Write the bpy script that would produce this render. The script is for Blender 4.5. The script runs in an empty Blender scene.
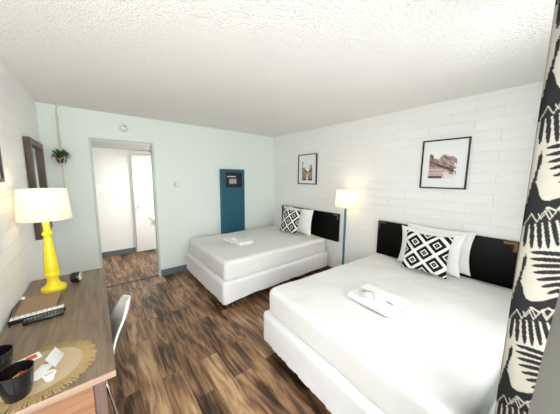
import bpy, bmesh, math, random
import numpy as np
from mathutils import Vector, Matrix, noise
R = math.radians
PI = math.pi
scene = bpy.context.scene
COL = scene.collection
random.seed(7)

# ---------------------------------------------------------------- camera, light, exposure
W, D, H = 3.478, 3.922, 2.435          # room: left wall x=0, right wall x=W, back wall y=D
FY = -0.12                             # room face of the front wall
cam_d = bpy.data.cameras.new('camera')
cam = bpy.data.objects.new('camera', cam_d)
COL.objects.link(cam)
cr = Vector((0.77632138, -0.63026296, 0.00968068))
cu = Vector((0.0735988, 0.10588624, 0.99165081))
cf = Vector((0.62602582, 0.76912724, -0.12858835))
m = Matrix((cr, cu, -cf)).transposed().to_4x4()
m.translation = Vector((0.4533, 0.0, 1.6))
cam.matrix_world = m
cam_d.sensor_fit = 'HORIZONTAL'
cam_d.sensor_width = 36.0
cam_d.lens = 227.973 / 560 * 36.0
cam_d.clip_start = 0.01
scene.camera = cam

world = bpy.data.worlds.new('world')
scene.world = world
world.use_nodes = True
bg = world.node_tree.nodes['Background']
bg.inputs['Color'].default_value = (0.97, 1.0, 0.99, 1)
bg.inputs['Strength'].default_value = 1.0
# open shade sky above, unseen glow below the horizon added to brighten the ceiling
wn = world.node_tree
wt = wn.nodes.new('ShaderNodeTexCoord')
wsp = wn.nodes.new('ShaderNodeSeparateXYZ')
wn.links.new(wt.outputs['Generated'], wsp.inputs[0])
wr = wn.nodes.new('ShaderNodeMapRange')
wr.inputs['From Min'].default_value = -0.08
wr.inputs['From Max'].default_value = 0.08
wr.inputs['To Min'].default_value = 12.0
wr.inputs['To Max'].default_value = 12.8
wn.links.new(wsp.outputs['Z'], wr.inputs['Value'])
wn.links.new(wr.outputs['Result'], bg.inputs['Strength'])
scene.cycles.max_bounces = 14
scene.cycles.diffuse_bounces = 10

WX0, WX1, WZ0, WZ1 = 1.05, 2.25, 0.9, 2.1       # window in the front wall
DX0, DX1, DZ1 = 0.06, 0.93, 2.1                 # open front door behind the camera


def portal(name, x0, x1, z0, z1):
    l = bpy.data.lights.new(name, 'AREA')
    l.shape = 'RECTANGLE'
    l.size = x1 - x0
    l.size_y = z1 - z0
    l.cycles.is_portal = True
    o = bpy.data.objects.new(name, l)
    o.location = ((x0 + x1) / 2, FY - 0.14, (z0 + z1) / 2)
    o.rotation_euler = (-PI / 2, 0, PI)
    o.rotation_euler = (R(90), 0, 0)
    COL.objects.link(o)


portal('window_daylight', WX0, WX1, WZ0, WZ1)
portal('doorway_daylight', DX0, DX1, 0.02, DZ1)

vs = scene.view_settings
vs.view_transform = 'Standard'
vs.look = 'None'
vs.gamma = 1.0
vs.use_curve_mapping = False
vs.exposure = 0.23


# ---------------------------------------------------------------- materials
def new_mat(name, col=(0.8, 0.8, 0.8), rough=0.5, metal=0.0, spec=0.5, **kw):
    mt = bpy.data.materials.new(name)
    mt.use_nodes = True
    b = mt.node_tree.nodes['Principled BSDF']
    b.inputs['Base Color'].default_value = (*col, 1)
    b.inputs['Roughness'].default_value = rough
    b.inputs['Metallic'].default_value = metal
    b.inputs['Specular IOR Level'].default_value = spec
    for k, v in kw.items():
        b.inputs[k.replace('_', ' ')].default_value = v
    return mt


def N(mt, t, **kw):
    n = mt.node_tree.nodes.new(t)
    for k, v in kw.items():
        if hasattr(n, k):
            setattr(n, k, v)
        else:
            n.inputs[k.replace('_', ' ')].default_value = v
    return n


def LK(mt, a, ao, b, bi):
    mt.node_tree.links.new(a.outputs[ao], b.inputs[bi])


def B(mt):
    return mt.node_tree.nodes['Principled BSDF']


def ramp(mt, stops):
    n = N(mt, 'ShaderNodeValToRGB')
    e = n.color_ramp.elements
    while len(e) < len(stops):
        e.new(0.5)
    for i, (p, c) in enumerate(stops):
        e[i].position = p
        e[i].color = (*c, 1)
    return n


def bumped(mt, scale, strength, dist, coord='Object', detail=3, stretch=None):
    tc = N(mt, 'ShaderNodeTexCoord')
    ns = N(mt, 'ShaderNodeTexNoise')
    ns.inputs['Scale'].default_value = scale
    ns.inputs['Detail'].default_value = detail
    if stretch:
        mp = N(mt, 'ShaderNodeMapping')
        mp.inputs['Scale'].default_value = stretch
        LK(mt, tc, coord, mp, 'Vector')
        LK(mt, mp, 'Vector', ns, 'Vector')
    else:
        LK(mt, tc, coord, ns, 'Vector')
    bp = N(mt, 'ShaderNodeBump')
    bp.inputs['Strength'].default_value = strength
    bp.inputs['Distance'].default_value = dist
    LK(mt, ns, 'Fac', bp, 'Height')
    LK(mt, bp, 'Normal', B(mt), 'Normal')
    return mt, ns, bp


def block_mat(name, col, axis):
    """painted block wall; axis = which world axis runs along the wall"""
    mt = new_mat(name, col, 0.55)
    tc = N(mt, 'ShaderNodeTexCoord')
    sp = N(mt, 'ShaderNodeSeparateXYZ')
    LK(mt, tc, 'Object', sp, 'Vector')
    cb = N(mt, 'ShaderNodeCombineXYZ')
    LK(mt, sp, axis, cb, 'X')
    LK(mt, sp, 'Z', cb, 'Y')
    br = N(mt, 'ShaderNodeTexBrick')
    br.inputs['Scale'].default_value = 1.0
    br.inputs['Brick Width'].default_value = 0.41
    br.inputs['Row Height'].default_value = 0.104
    br.inputs['Mortar Size'].default_value = 0.003
    br.inputs['Mortar Smooth'].default_value = 0.6
    br.inputs['Color1'].default_value = (*col, 1)
    br.inputs['Color2'].default_value = (*[c * 0.975 for c in col], 1)
    br.inputs['Mortar'].default_value = (*[c * 0.925 for c in col], 1)  # joints share the block paint; groove shadow is put into this darker colour
    LK(mt, cb, 'Vector', br, 'Vector')
    LK(mt, br, 'Color', B(mt), 'Base Color')
    inv = N(mt, 'ShaderNodeMath', operation='SUBTRACT')
    inv.inputs[0].default_value = 1.0
    LK(mt, br, 'Fac', inv, 1)
    ns = N(mt, 'ShaderNodeTexNoise')
    ns.inputs['Scale'].default_value = 60
    LK(mt, tc, 'Object', ns, 'Vector')
    ad = N(mt, 'ShaderNodeMath', operation='MULTIPLY_ADD')
    LK(mt, ns, 'Fac', ad, 0)
    ad.inputs[1].default_value = 0.18
    LK(mt, inv, 'Value', ad, 2)
    bp = N(mt, 'ShaderNodeBump')
    bp.inputs['Strength'].default_value = 0.6
    bp.inputs['Distance'].default_value = 0.003
    LK(mt, ad, 'Value', bp, 'Height')
    LK(mt, bp, 'Normal', B(mt), 'Normal')
    return mt


def wood_mat(name, dark, mid, light, rough, along='Y', scale=1.0, spec=0.4):
    mt = new_mat(name, mid, rough, spec=spec)
    tc = N(mt, 'ShaderNodeTexCoord')
    mp = N(mt, 'ShaderNodeMapping')
    s = {'X': (1.2, 14, 14), 'Y': (14, 1.2, 14), 'Z': (14, 14, 1.2)}[along]
    mp.inputs['Scale'].default_value = [q * scale for q in s]
    LK(mt, tc, 'Object', mp, 'Vector')
    ns = N(mt, 'ShaderNodeTexNoise')
    ns.inputs['Scale'].default_value = 2.2
    ns.inputs['Detail'].default_value = 6
    ns.inputs['Distortion'].default_value = 0.6
    LK(mt, mp, 'Vector', ns, 'Vector')
    rp = ramp(mt, [(0.3, dark), (0.5, mid), (0.72, light)])
    LK(mt, ns, 'Fac', rp, 'Fac')
    LK(mt, rp, 'Color', B(mt), 'Base Color')
    return mt


def plank_mat():
    mt = new_mat('plank_floor', (0.2, 0.12, 0.07), 0.36, spec=0.45)
    tc = N(mt, 'ShaderNodeTexCoord')
    sp = N(mt, 'ShaderNodeSeparateXYZ')
    LK(mt, tc, 'Object', sp, 'Vector')
    cb = N(mt, 'ShaderNodeCombineXYZ')
    LK(mt, sp, 'Y', cb, 'X')
    LK(mt, sp, 'X', cb, 'Y')
    br = N(mt, 'ShaderNodeTexBrick', offset=0.37, offset_frequency=2)
    br.inputs['Scale'].default_value = 1.0
    br.inputs['Brick Width'].default_value = 0.92
    br.inputs['Row Height'].default_value = 0.152
    br.inputs['Mortar Size'].default_value = 0.0016
    br.inputs['Mortar Smooth'].default_value = 0.3
    br.inputs['Color1'].default_value = (0, 0, 0, 1)
    br.inputs['Color2'].default_value = (1, 1, 1, 1)
    br.inputs['Mortar'].default_value = (0.5, 0.5, 0.5, 1)
    LK(mt, cb, 'Vector', br, 'Vector')
    rid = N(mt, 'ShaderNodeMath', operation='MULTIPLY')
    LK(mt, br, 'Color', rid, 0)
    rid.inputs[1].default_value = 37.0
    # swirling figure
    mp = N(mt, 'ShaderNodeMapping')
    mp.inputs['Scale'].default_value = (7.0, 0.85, 1)
    LK(mt, tc, 'Object', mp, 'Vector')
    n1 = N(mt, 'ShaderNodeTexNoise', noise_dimensions='4D')
    n1.inputs['Scale'].default_value = 1.5
    n1.inputs['Detail'].default_value = 3.5
    n1.inputs['Distortion'].default_value = 0.8
    LK(mt, mp, 'Vector', n1, 'Vector')
    LK(mt, rid, 'Value', n1, 'W')
    mul = N(mt, 'ShaderNodeMath', operation='MULTIPLY')
    LK(mt, n1, 'Fac', mul, 0)
    mul.inputs[1].default_value = 9.5
    fr = N(mt, 'ShaderNodeMath', operation='PINGPONG')
    LK(mt, mul, 'Value', fr, 0)
    fr.inputs[1].default_value = 1.0
    mp2 = N(mt, 'ShaderNodeMapping')
    mp2.inputs['Scale'].default_value = (75, 2.4, 1)
    LK(mt, tc, 'Object', mp2, 'Vector')
    n2 = N(mt, 'ShaderNodeTexNoise', noise_dimensions='4D')
    n2.inputs['Scale'].default_value = 1.0
    n2.inputs['Detail'].default_value = 6
    n2.inputs['Distortion'].default_value = 0.8
    LK(mt, mp2, 'Vector', n2, 'Vector')
    LK(mt, rid, 'Value', n2, 'W')
    # big light/dark patches (heart and sap wood)
    mp3 = N(mt, 'ShaderNodeMapping')
    mp3.inputs['Scale'].default_value = (5, 1.4, 1)
    LK(mt, tc, 'Object', mp3, 'Vector')
    n3 = N(mt, 'ShaderNodeTexNoise', noise_dimensions='4D')
    n3.inputs['Scale'].default_value = 1.3
    n3.inputs['Detail'].default_value = 2
    LK(mt, mp3, 'Vector', n3, 'Vector')
    LK(mt, rid, 'Value', n3, 'W')
    a1 = N(mt, 'ShaderNodeMath', operation='MULTIPLY_ADD')
    LK(mt, fr, 'Value', a1, 0)
    a1.inputs[1].default_value = 0.32
    LK(mt, n3, 'Fac', a1, 2)
    a2 = N(mt, 'ShaderNodeMath', operation='MULTIPLY_ADD')
    LK(mt, n2, 'Fac', a2, 0)
    a2.inputs[1].default_value = 0.44
    LK(mt, a1, 'Value', a2, 2)
    a3 = N(mt, 'ShaderNodeMath', operation='MULTIPLY_ADD')
    LK(mt, br, 'Color', a3, 0)
    a3.inputs[1].default_value = 0.26
    LK(mt, a2, 'Value', a3, 2)
    sc = N(mt, 'ShaderNodeMapRange')
    sc.inputs['From Min'].default_value = 0.66
    sc.inputs['From Max'].default_value = 1.38
    LK(mt, a3, 'Value', sc, 'Value')
    rp = ramp(mt, [(0.0, (0.022, 0.011, 0.006)), (0.25, (0.07, 0.034, 0.018)), (0.45, (0.19, 0.098, 0.050)),
                   (0.68, (0.335, 0.185, 0.093)), (1.0, (0.54, 0.365, 0.21))])
    LK(mt, sc, 'Result', rp, 'Fac')
    mx = N(mt, 'ShaderNodeMix', data_type='RGBA')
    LK(mt, br, 'Fac', mx, 0)
    LK(mt, rp, 'Color', mx, 6)
    mx.inputs[7].default_value = (0.03, 0.018, 0.012, 1)
    LK(mt, mx, 2, B(mt), 'Base Color')
    bp = N(mt, 'ShaderNodeBump')
    bp.inputs['Strength'].default_value = 0.25
    bp.inputs['Distance'].default_value = 0.002
    LK(mt, a2, 'Value', bp, 'Height')
    LK(mt, bp, 'Normal', B(mt), 'Normal')
    return mt


def ceiling_mat():
    mt = new_mat('popcorn_ceiling', (0.90, 0.885, 0.86), 0.9, spec=0.1)
    tc = N(mt, 'ShaderNodeTexCoord')
    n1 = N(mt, 'ShaderNodeTexNoise')
    n1.inputs['Scale'].default_value = 55
    n1.inputs['Detail'].default_value = 3
    LK(mt, tc, 'Object', n1, 'Vector')
    v = N(mt, 'ShaderNodeTexVoronoi')
    v.inputs['Scale'].default_value = 80
    LK(mt, tc, 'Object', v, 'Vector')
    ad = N(mt, 'ShaderNodeMath', operation='SUBTRACT')
    LK(mt, n1, 'Fac', ad, 0)
    LK(mt, v, 'Distance', ad, 1)
    bp = N(mt, 'ShaderNodeBump')
    bp.inputs['Strength'].default_value = 0.8
    bp.inputs['Distance'].default_value = 0.011
    LK(mt, ad, 'Value', bp, 'Height')
    LK(mt, bp, 'Normal', B(mt), 'Normal')
    return mt


def diamond_mat():
    """black and white nested diamonds woven over the whole cover"""
    mt = new_mat('diamond_weave', (0.8, 0.8, 0.8), 0.9, spec=0.1)
    uv = N(mt, 'ShaderNodeUVMap')
    sp = N(mt, 'ShaderNodeSeparateXYZ')
    LK(mt, uv, 'UV', sp, 'Vector')
    outs = []
    for op in ('ADD', 'SUBTRACT'):
        a = N(mt, 'ShaderNodeMath', operation=op)
        LK(mt, sp, 'X', a, 0)
        LK(mt, sp, 'Y', a, 1)
        b = N(mt, 'ShaderNodeMath', operation='MULTIPLY_ADD')
        LK(mt, a, 'Value', b, 0)
        b.inputs[1].default_value = 2.0
        b.inputs[2].default_value = 10.5
        f = N(mt, 'ShaderNodeMath', operation='FRACT')
        LK(mt, b, 'Value', f, 0)
        s = N(mt, 'ShaderNodeMath', operation='SUBTRACT')
        LK(mt, f, 'Value', s, 0)
        s.inputs[1].default_value = 0.5
        q = N(mt, 'ShaderNodeMath', operation='ABSOLUTE')
        LK(mt, s, 'Value', q, 0)
        outs.append(q)
    mx = N(mt, 'ShaderNodeMath', operation='MAXIMUM')
    LK(mt, outs[0], 'Value', mx, 0)
    LK(mt, outs[1], 'Value', mx, 1)
    rp = ramp(mt, [(0.0, (0.85, 0.85, 0.83)), (0.03, (0.012, 0.012, 0.014)), (0.13, (0.85, 0.85, 0.83)),
                   (0.205, (0.012, 0.012, 0.014)), (0.395, (0.85, 0.85, 0.83))])
    rp.color_ramp.interpolation = 'CONSTANT'
    LK(mt, mx, 'Value', rp, 'Fac')
    LK(mt, rp, 'Color', B(mt), 'Base Color')
    return mt


def attr_mat(name, rough=0.8, trans=0.0):
    mt = new_mat(name, (0.8, 0.8, 0.8), rough, spec=0.2)
    a = N(mt, 'ShaderNodeAttribute', attribute_name='print')
    LK(mt, a, 'Color', B(mt), 'Base Color')
    return mt


def shade_mat(name, col, em):
    mt = new_mat(name, col, 0.9, spec=0.05)
    nt = mt.node_tree
    tr = N(mt, 'ShaderNodeBsdfTranslucent')
    tr.inputs['Color'].default_value = (*col, 1)
    mx = N(mt, 'ShaderNodeMixShader')
    mx.inputs[0].default_value = 0.45
    LK(mt, B(mt), 'BSDF', mx, 1)
    LK(mt, tr, 'BSDF', mx, 2)
    out = nt.nodes['Material Output']
    LK(mt, mx, 'Shader', out, 'Surface')
    return mt


M = {}
M['block_l'] = block_mat('painted_block_left', (0.88, 0.885, 0.88), 'Y')
M['block_r'] = block_mat('painted_block_right', (0.88, 0.885, 0.88), 'Y')
M['block_h'] = block_mat('painted_block_hall', (0.88, 0.885, 0.88), 'X')
M['mint'] = bumped(new_mat('mint_wall_paint', (0.77, 0.83, 0.795), 0.5), 30, 0.1, 0.003)[0]
M['front_wall'] = new_mat('front_wall_paint', (0.80, 0.82, 0.79), 0.6)
M['ceiling'] = ceiling_mat()
M['hall_ceiling'] = new_mat('hall_ceiling_shaded', (0.55, 0.56, 0.54), 0.7)  # grey holds the shade under the low hall ceiling in its colour
M['floor'] = plank_mat()
M['grey_base'] = new_mat('slate_baseboard_paint', (0.12, 0.15, 0.175), 0.5)
M['casing'] = new_mat('casing_paint', (0.55, 0.61, 0.58), 0.4)
M['white_door'] = new_mat('white_door_paint', (0.84, 0.85, 0.85), 0.4)
M['white_plastic'] = new_mat('white_plastic', (0.85, 0.86, 0.84), 0.35)
M['grey_plastic'] = new_mat('grey_plastic', (0.35, 0.35, 0.35), 0.4)
M['black_plastic'] = new_mat('black_plastic', (0.012, 0.012, 0.014), 0.25)
M['black_matte'] = new_mat('black_matte', (0.01, 0.01, 0.01), 0.6)
M['silver'] = new_mat('silver_plastic', (0.8, 0.8, 0.8), 0.35, 0.15)
M['chrome'] = new_mat('chrome', (0.8, 0.8, 0.82), 0.12, 1.0)
M['brass'] = new_mat('aged_brass', (0.16, 0.09, 0.035), 0.45, 0.8)
M['teal'] = bumped(new_mat('teal_enamel', (0.012, 0.098, 0.16), 0.4), 8, 0.05, 0.002)[0]
M['pole_teal'] = new_mat('pole_teal_enamel', (0.012, 0.20, 0.25), 0.4)
M['yellow'] = new_mat('yellow_lacquer', (0.80, 0.65, 0.02), 0.25)
M['shade'] = shade_mat('cream_lamp_shade', (0.90, 0.86, 0.76), 0)
M['headboard'] = new_mat('black_lacquer', (0.004, 0.0035, 0.003), 0.4, spec=0.12)
M['sheet'] = bumped(new_mat('white_sheet', (0.76, 0.765, 0.755), 0.85, spec=0.15), 6, 0.6, 0.016, stretch=(1, 1, .5))[0]
M['sheet_cool'] = bumped(new_mat('white_box_spring_cover', (0.80, 0.81, 0.83), 0.85, spec=0.15), 7, 0.4, 0.012)[0]
M['pillowcase'] = bumped(new_mat('white_pillowcase', (0.86, 0.86, 0.85), 0.85, spec=0.15), 9, 0.5, 0.012)[0]
M['towel'] = bumped(new_mat('white_terry', (0.86, 0.86, 0.85), 1.0, spec=0.05), 260, 0.6, 0.003)[0]
M['diamond'] = diamond_mat()
M['desk'] = wood_mat('walnut_laminate', (0.13, 0.088, 0.058), (0.20, 0.14, 0.095), (0.26, 0.185, 0.128), 0.33, 'Y', 1.0)
M['desk_edge'] = wood_mat('pale_edge_band', (0.20, 0.13, 0.09), (0.26, 0.175, 0.125), (0.31, 0.22, 0.155), 0.4, 'X', 1.0)
M['desk_side'] = wood_mat('orange_brown_panel', (0.15, 0.068, 0.032), (0.20, 0.095, 0.045), (0.25, 0.125, 0.062), 0.4, 'X', 0.8)
M['dark_wood'] = wood_mat('dark_plum_wood', (0.05, 0.03, 0.028), (0.085, 0.05, 0.045), (0.12, 0.075, 0.065), 0.4, 'Z')
M['mirror_frame'] = wood_mat('brown_frame_wood', (0.035, 0.02, 0.012), (0.075, 0.043, 0.026), (0.13, 0.08, 0.05), 0.4, 'Z')
M['mirror'] = new_mat('mirror_glass', (0.86, 0.9, 0.89), 0.02, 1.0)
M['leather'] = bumped(new_mat('tan_cover', (0.30, 0.19, 0.115), 0.5), 40, 0.2, 0.002)[0]
M['pages'] = new_mat('dark_pages_edge', (0.06, 0.045, 0.035), 0.8)
M['jute'] = bumped(new_mat('woven_jute', (0.50, 0.39, 0.25), 0.95, spec=0.05), 120, 0.9, 0.004)[0]
M['jute_fringe'] = bumped(new_mat('jute_fringe_fibre', (0.36, 0.26, 0.12), 0.95, spec=0.05), 90, 0.9, 0.004)[0]
M['black_gloss'] = new_mat('black_glaze', (0.006, 0.006, 0.008), 0.08)
M['paper'] = new_mat('white_paper', (0.88, 0.88, 0.88), 0.8, spec=0.1)
M['red'] = new_mat('red_packet', (0.65, 0.08, 0.05), 0.5)
M['orange'] = new_mat('orange_packet', (0.85, 0.25, 0.03), 0.5)
M['yellow_p'] = new_mat('yellow_packet', (0.8, 0.6, 0.08), 0.5)
M['green_p'] = new_mat('green_packet', (0.10, 0.35, 0.08), 0.5)
M['blue_p'] = new_mat('blue_print', (0.03, 0.22, 0.33), 0.5)
M['shell'] = new_mat('white_moulded_shell', (0.80, 0.80, 0.79), 0.3)
M['frame_black'] = new_mat('black_picture_frame', (0.012, 0.012, 0.013), 0.35)
M['mat_board'] = new_mat('white_mat_board', (0.84, 0.85, 0.87), 0.8, spec=0.1)
M['art'] = attr_mat('printed_art')
M['cotton'] = new_mat('cotton_cord', (0.70, 0.65, 0.54), 0.95, spec=0.05)
M['leaf'] = new_mat('green_leaf', (0.045, 0.13, 0.035), 0.45)
M['pot'] = new_mat('dark_pot', (0.035, 0.02, 0.018), 0.4)
M['soil'] = new_mat('potting_soil', (0.03, 0.02, 0.015), 0.95)
M['curtain'] = attr_mat('crane_print_fabric', 0.9)
M['blackout'] = bumped(new_mat('grey_blackout_fabric', (0.27, 0.27, 0.25), 0.8, spec=0.1), 300, 0.2, 0.001)[0]
M['bulb'] = new_mat('bulb_glass', (1, 0.9, 0.75), 0.3)
B(M['bulb']).inputs['Emission Color'].default_value = (1.0, 0.72, 0.40, 1)
B(M['bulb']).inputs['Emission Strength'].default_value = 6.0
g = new_mat('window_glass', (1, 1, 1), 0.02)
tp = N(g, 'ShaderNodeBsdfTransparent')
gl = N(g, 'ShaderNodeBsdfGlossy')
gl.inputs['Roughness'].default_value = 0.02
mxg = N(g, 'ShaderNodeMixShader')
mxg.inputs[0].default_value = 0.06
LK(g, tp, 'BSDF', mxg, 1)
LK(g, gl, 'BSDF', mxg, 2)
LK(g, mxg, 'Shader', g.node_tree.nodes['Material Output'], 'Surface')
M['glass'] = g


# ---------------------------------------------------------------- building helpers
def thing(name, label, cat, loc, rz=0.0, group=None):
    o = bpy.data.objects.new(name, None)
    o.empty_display_size = 0.05
    COL.objects.link(o)
    o.matrix_world = Matrix.Translation(loc) @ Matrix.Rotation(rz, 4, 'Z')
    o['label'] = label
    o['category'] = cat
    if group:
        o['group'] = group
    return o


def world_of(o):
    mw = o.matrix_basis.copy()
    while o.parent:
        o = o.parent
        mw = o.matrix_basis @ mw
    return mw


def build(name, bm, mat, parent=None, loc=None, smooth=False, label=None, cat=None, group=None, kind=None, mats=None, fix=True, local=False):
    """bm is in world coordinates (unless local); stored relative to the parent or to loc"""
    if parent is not None and not local:
        bm.transform(world_of(parent).inverted())
    elif loc is not None and not local:
        bm.transform(Matrix.Translation(-Vector(loc)))
    if fix:
        bmesh.ops.recalc_face_normals(bm, faces=bm.faces[:])
    me = bpy.data.meshes.new(name)
    bm.to_mesh(me)
    bm.free()
    for mm in (mats or [mat]):
        me.materials.append(mm)
    if smooth:
        me.polygons.foreach_set('use_smooth', [True] * len(me.polygons))
        if smooth != 'all':
            me.set_sharp_from_angle(angle=R(40))
    o = bpy.data.objects.new(name, me)
    COL.objects.link(o)
    if parent is not None:
        o.parent = parent
    elif loc is not None:
        o.location = loc
    if label: o['label'] = label
    if cat: o['category'] = cat
    if group: o['group'] = group
    if kind: o['kind'] = kind
    return o


def merge(bm, sub):
    me = bpy.data.meshes.new('tmp')
    sub.to_mesh(me)
    sub.free()
    bm.from_mesh(me)
    bpy.data.meshes.remove(me)


def add_box(bm, x0, x1, y0, y1, z0, z1, bev=0.0, seg=2, mtx=None):
    s = bmesh.new()
    bmesh.ops.create_cube(s, size=1.0)
    for v in s.verts:
        v.co = Vector((x0 + (v.co.x + .5) * (x1 - x0), y0 + (v.co.y + .5) * (y1 - y0), z0 + (v.co.z + .5) * (z1 - z0)))
    if bev > 0:
        bmesh.ops.bevel(s, geom=s.edges[:], offset=bev, segments=seg, affect='EDGES', profile=0.5)
    if mtx is not None:
        s.transform(mtx)
    merge(bm, s)
    return bm


def box(*a, **k):
    return add_box(bmesh.new(), *a, **k)


def add_lathe(bm, prof, c, seg=32, cap0=True, cap1=True, axis='Z', mtx=None):
    s = bmesh.new()
    rings = []
    for r, z in prof:
        ring = []
        for i in range(seg):
            a = 2 * PI * i / seg
            ring.append(s.verts.new((r * math.cos(a), r * math.sin(a), z)))
        rings.append(ring)
    for a, b in zip(rings, rings[1:]):
        for i in range(seg):
            s.faces.new((a[i], a[(i + 1) % seg], b[(i + 1) % seg], b[i]))
    if cap0: s.faces.new(rings[0][::-1])
    if cap1: s.faces.new(rings[-1])
    if axis == 'Y':
        s.transform(Matrix.Rotation(R(90), 4, 'X'))
    elif axis == 'X':
        s.transform(Matrix.Rotation(R(90), 4, 'Y'))
    if mtx is not None:
        s.transform(mtx)
    s.transform(Matrix.Translation(c))
    merge(bm, s)
    return bm


def lathe(*a, **k):
    return add_lathe(bmesh.new(), *a, **k)


def add_tube(bm, pts, r, seg=10, cap=True):
    pts = [Vector(p) for p in pts]
    rr = r if isinstance(r, (list, tuple)) else [r] * len(pts)
    rings = []
    up = Vector((0.13, 0.27, 0.95)).normalized()
    prev = None
    for i, p in enumerate(pts):
        t = (pts[min(i + 1, len(pts) - 1)] - pts[max(i - 1, 0)]).normalized()
        if prev is None:
            n = t.cross(up)
            if n.length < 1e-3: n = t.cross(Vector((1, 0, 0)))
        else:
            n = prev - t * prev.dot(t)
        n.normalize()
        prev = n
        b = t.cross(n)
        rings.append([bm.verts.new(p + (n * math.cos(2 * PI * k / seg) + b * math.sin(2 * PI * k / seg)) * rr[i]) for k in range(seg)])
    for a, b in zip(rings, rings[1:]):
        for k in range(seg):
            bm.faces.new((a[k], a[(k + 1) % seg], b[(k + 1) % seg], b[k]))
    if cap:
        bm.faces.new(rings[0][::-1])
        bm.faces.new(rings[-1])
    return bm


def spline(pts, n=8):
    P = [Vector(p) for p in pts]
    P = [P[0] * 2 - P[1]] + P + [P[-1] * 2 - P[-2]]
    out = []
    for i in range(1, len(P) - 2):
        for k in range(n):
            t = k / n
            a, b, c, d = P[i - 1], P[i], P[i + 1], P[i + 2]
            out.append(0.5 * ((2 * b) + (c - a) * t + (2 * a - 5 * b + 4 * c - d) * t * t + (3 * b - a - 3 * c + d) * t ** 3))
    out.append(P[-2].copy())
    return out


def rounded_box(x0, x1, y0, y1, z0, z1, r, step, nz=None, amp=0.0, mtx=None, seed=0.0, fscale=3.0):
    """box of soft stuffing: even grid, rounded edges, gentle unevenness"""
    s = bmesh.new()
    def axis(a, b, st):
        n = max(4, int((b - a) / st))
        base = [a + (b - a) * i / n for i in range(n + 1)]
        for q in (0.25, 0.5, 0.75, 1.0):
            base += [a + r * q, b - r * q]
        return sorted(set(round(v, 5) for v in base))
    X, Y, Z = axis(x0, x1, step), axis(y0, y1, step), axis(z0, z1, step)
    cache = {}
    def vert(x, y, z):
        k = (x, y, z)
        if k not in cache:
            p = Vector(k)
            q = Vector((min(max(x, x0 + r), x1 - r), min(max(y, y0 + r), y1 - r), min(max(z, z0 + r), z1 - r)))
            d = p - q
            if d.length > 1e-9:
                # keep the flat faces flat, round the edges
                p = q + d.normalized() * r
            if amp:
                nn = noise.noise(Vector((p.x * fscale + seed, p.y * fscale, p.z * fscale)))
                dd = d.normalized() if d.length > 1e-9 else Vector((0, 0, 1))
                p = p + dd * nn * amp
            cache[k] = s.verts.new(p)
        return cache[k]
    def face_grid(A, Bv, f):
        for i in range(len(A) - 1):
            for j in range(len(Bv) - 1):
                vs_ = [f(A[i], Bv[j]), f(A[i + 1], Bv[j]), f(A[i + 1], Bv[j + 1]), f(A[i], Bv[j + 1])]
                try: s.faces.new(vs_)
                except ValueError: pass
    a0, a1 = round(x0, 5), round(x1, 5); b0, b1 = round(y0, 5), round(y1, 5); c0, c1 = round(z0, 5), round(z1, 5)
    for c in (c0, c1): face_grid(X, Y, lambda p, q: vert(p, q, c))
    for c in (b0, b1): face_grid(X, Z, lambda p, q: vert(p, c, q))
    for c in (a0, a1): face_grid(Y, Z, lambda p, q: vert(c, p, q))
    if mtx is not None: s.transform(mtx)
    return s


def struct(name, bm, mat, **k):
    return build(name, bm, mat, kind='structure', **k)


# ---------------------------------------------------------------- the setting
HB = 5.55        # back face of the vanity hall
struct('floor', box(-0.1, W + 0.1, FY - 0.14, HB + 0.1, -0.1, 0), M['floor'])
struct('ceiling', box(-0.1, W + 0.1, FY - 0.14, D + 0.05, H, H + 0.1), M['ceiling'])
struct('wall_left', box(-0.12, 0, FY - 0.14, HB + 0.1, 0, H), M['block_l'])
struct('wall_right', box(W, W + 0.12, FY - 0.14, D + 0.1, 0, H), M['block_r'])
# back wall with the open doorway
OX0, OX1, OZ = 0.463, 1.166, 2.07
bm = bmesh.new()
add_box(bm, 0.0, OX0, D, D + 0.1, 0, H)
add_box(bm, OX1, W, D, D + 0.1, 0, H)
add_box(bm, OX0, OX1, D, D + 0.1, OZ, H)
struct('wall_back', bm, M['mint'])
# front wall with window and front door opening (behind the camera)
bm = bmesh.new()
f0, f1 = FY - 0.14, FY
add_box(bm, 0.0, DX0, f0, f1, 0, H)
add_box(bm, DX0, DX1, f0, f1, DZ1, H)
add_box(bm, DX1, WX0, f0, f1, 0, H)
add_box(bm, WX0, WX1, f0, f1, 0, WZ0)
add_box(bm, WX0, WX1, f0, f1, WZ1, H)
add_box(bm, WX1, W, f0, f1, 0, H)
struct('wall_front', bm, M['front_wall'])
bm = bmesh.new()
t = 0.035
add_box(bm, WX0, WX1, f0 + .03, f0 + .08, WZ0, WZ0 + t)
add_box(bm, WX0, WX1, f0 + .03, f0 + .08, WZ1 - t, WZ1)
for x in (WX0, (WX0 + WX1) / 2 - t / 2, WX1 - t):
    add_box(bm, x, x + t, f0 + .03, f0 + .08, WZ0 + t, WZ1 - t)
wf = struct('window_1', bm, M['casing'])
build('pane', box(WX0 + t, WX1 - t, f0 + .052, f0 + .058, WZ0 + t, WZ1 - t), M['glass'], parent=wf)
# doorway lining (thin painted metal)
bm = bmesh.new()
c = 0.022
add_box(bm, OX0 - c, OX0 + .004, D - .012, D + .112, 0, OZ + c)
add_box(bm, OX1 - .004, OX1 + c, D - .012, D + .112, 0, OZ + c)
add_box(bm, OX0 + .004, OX1 - .004, D - .012, D + .112, OZ - .004, OZ + c)
struct('trim_1', bm, M['casing'])
bh = 0.105
struct('baseboard_back', box(OX1 + c, W, D - .014, D, 0, bh, bev=0.003), M['grey_base'])
struct('baseboard_left', box(0, .014, 0.0, D - .014, 0, bh, bev=0.003), M['grey_base'])
struct('baseboard_right', box(W - .014, W, 0.0, D - .014, 0, bh, bev=0.003), M['grey_base'])
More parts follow.
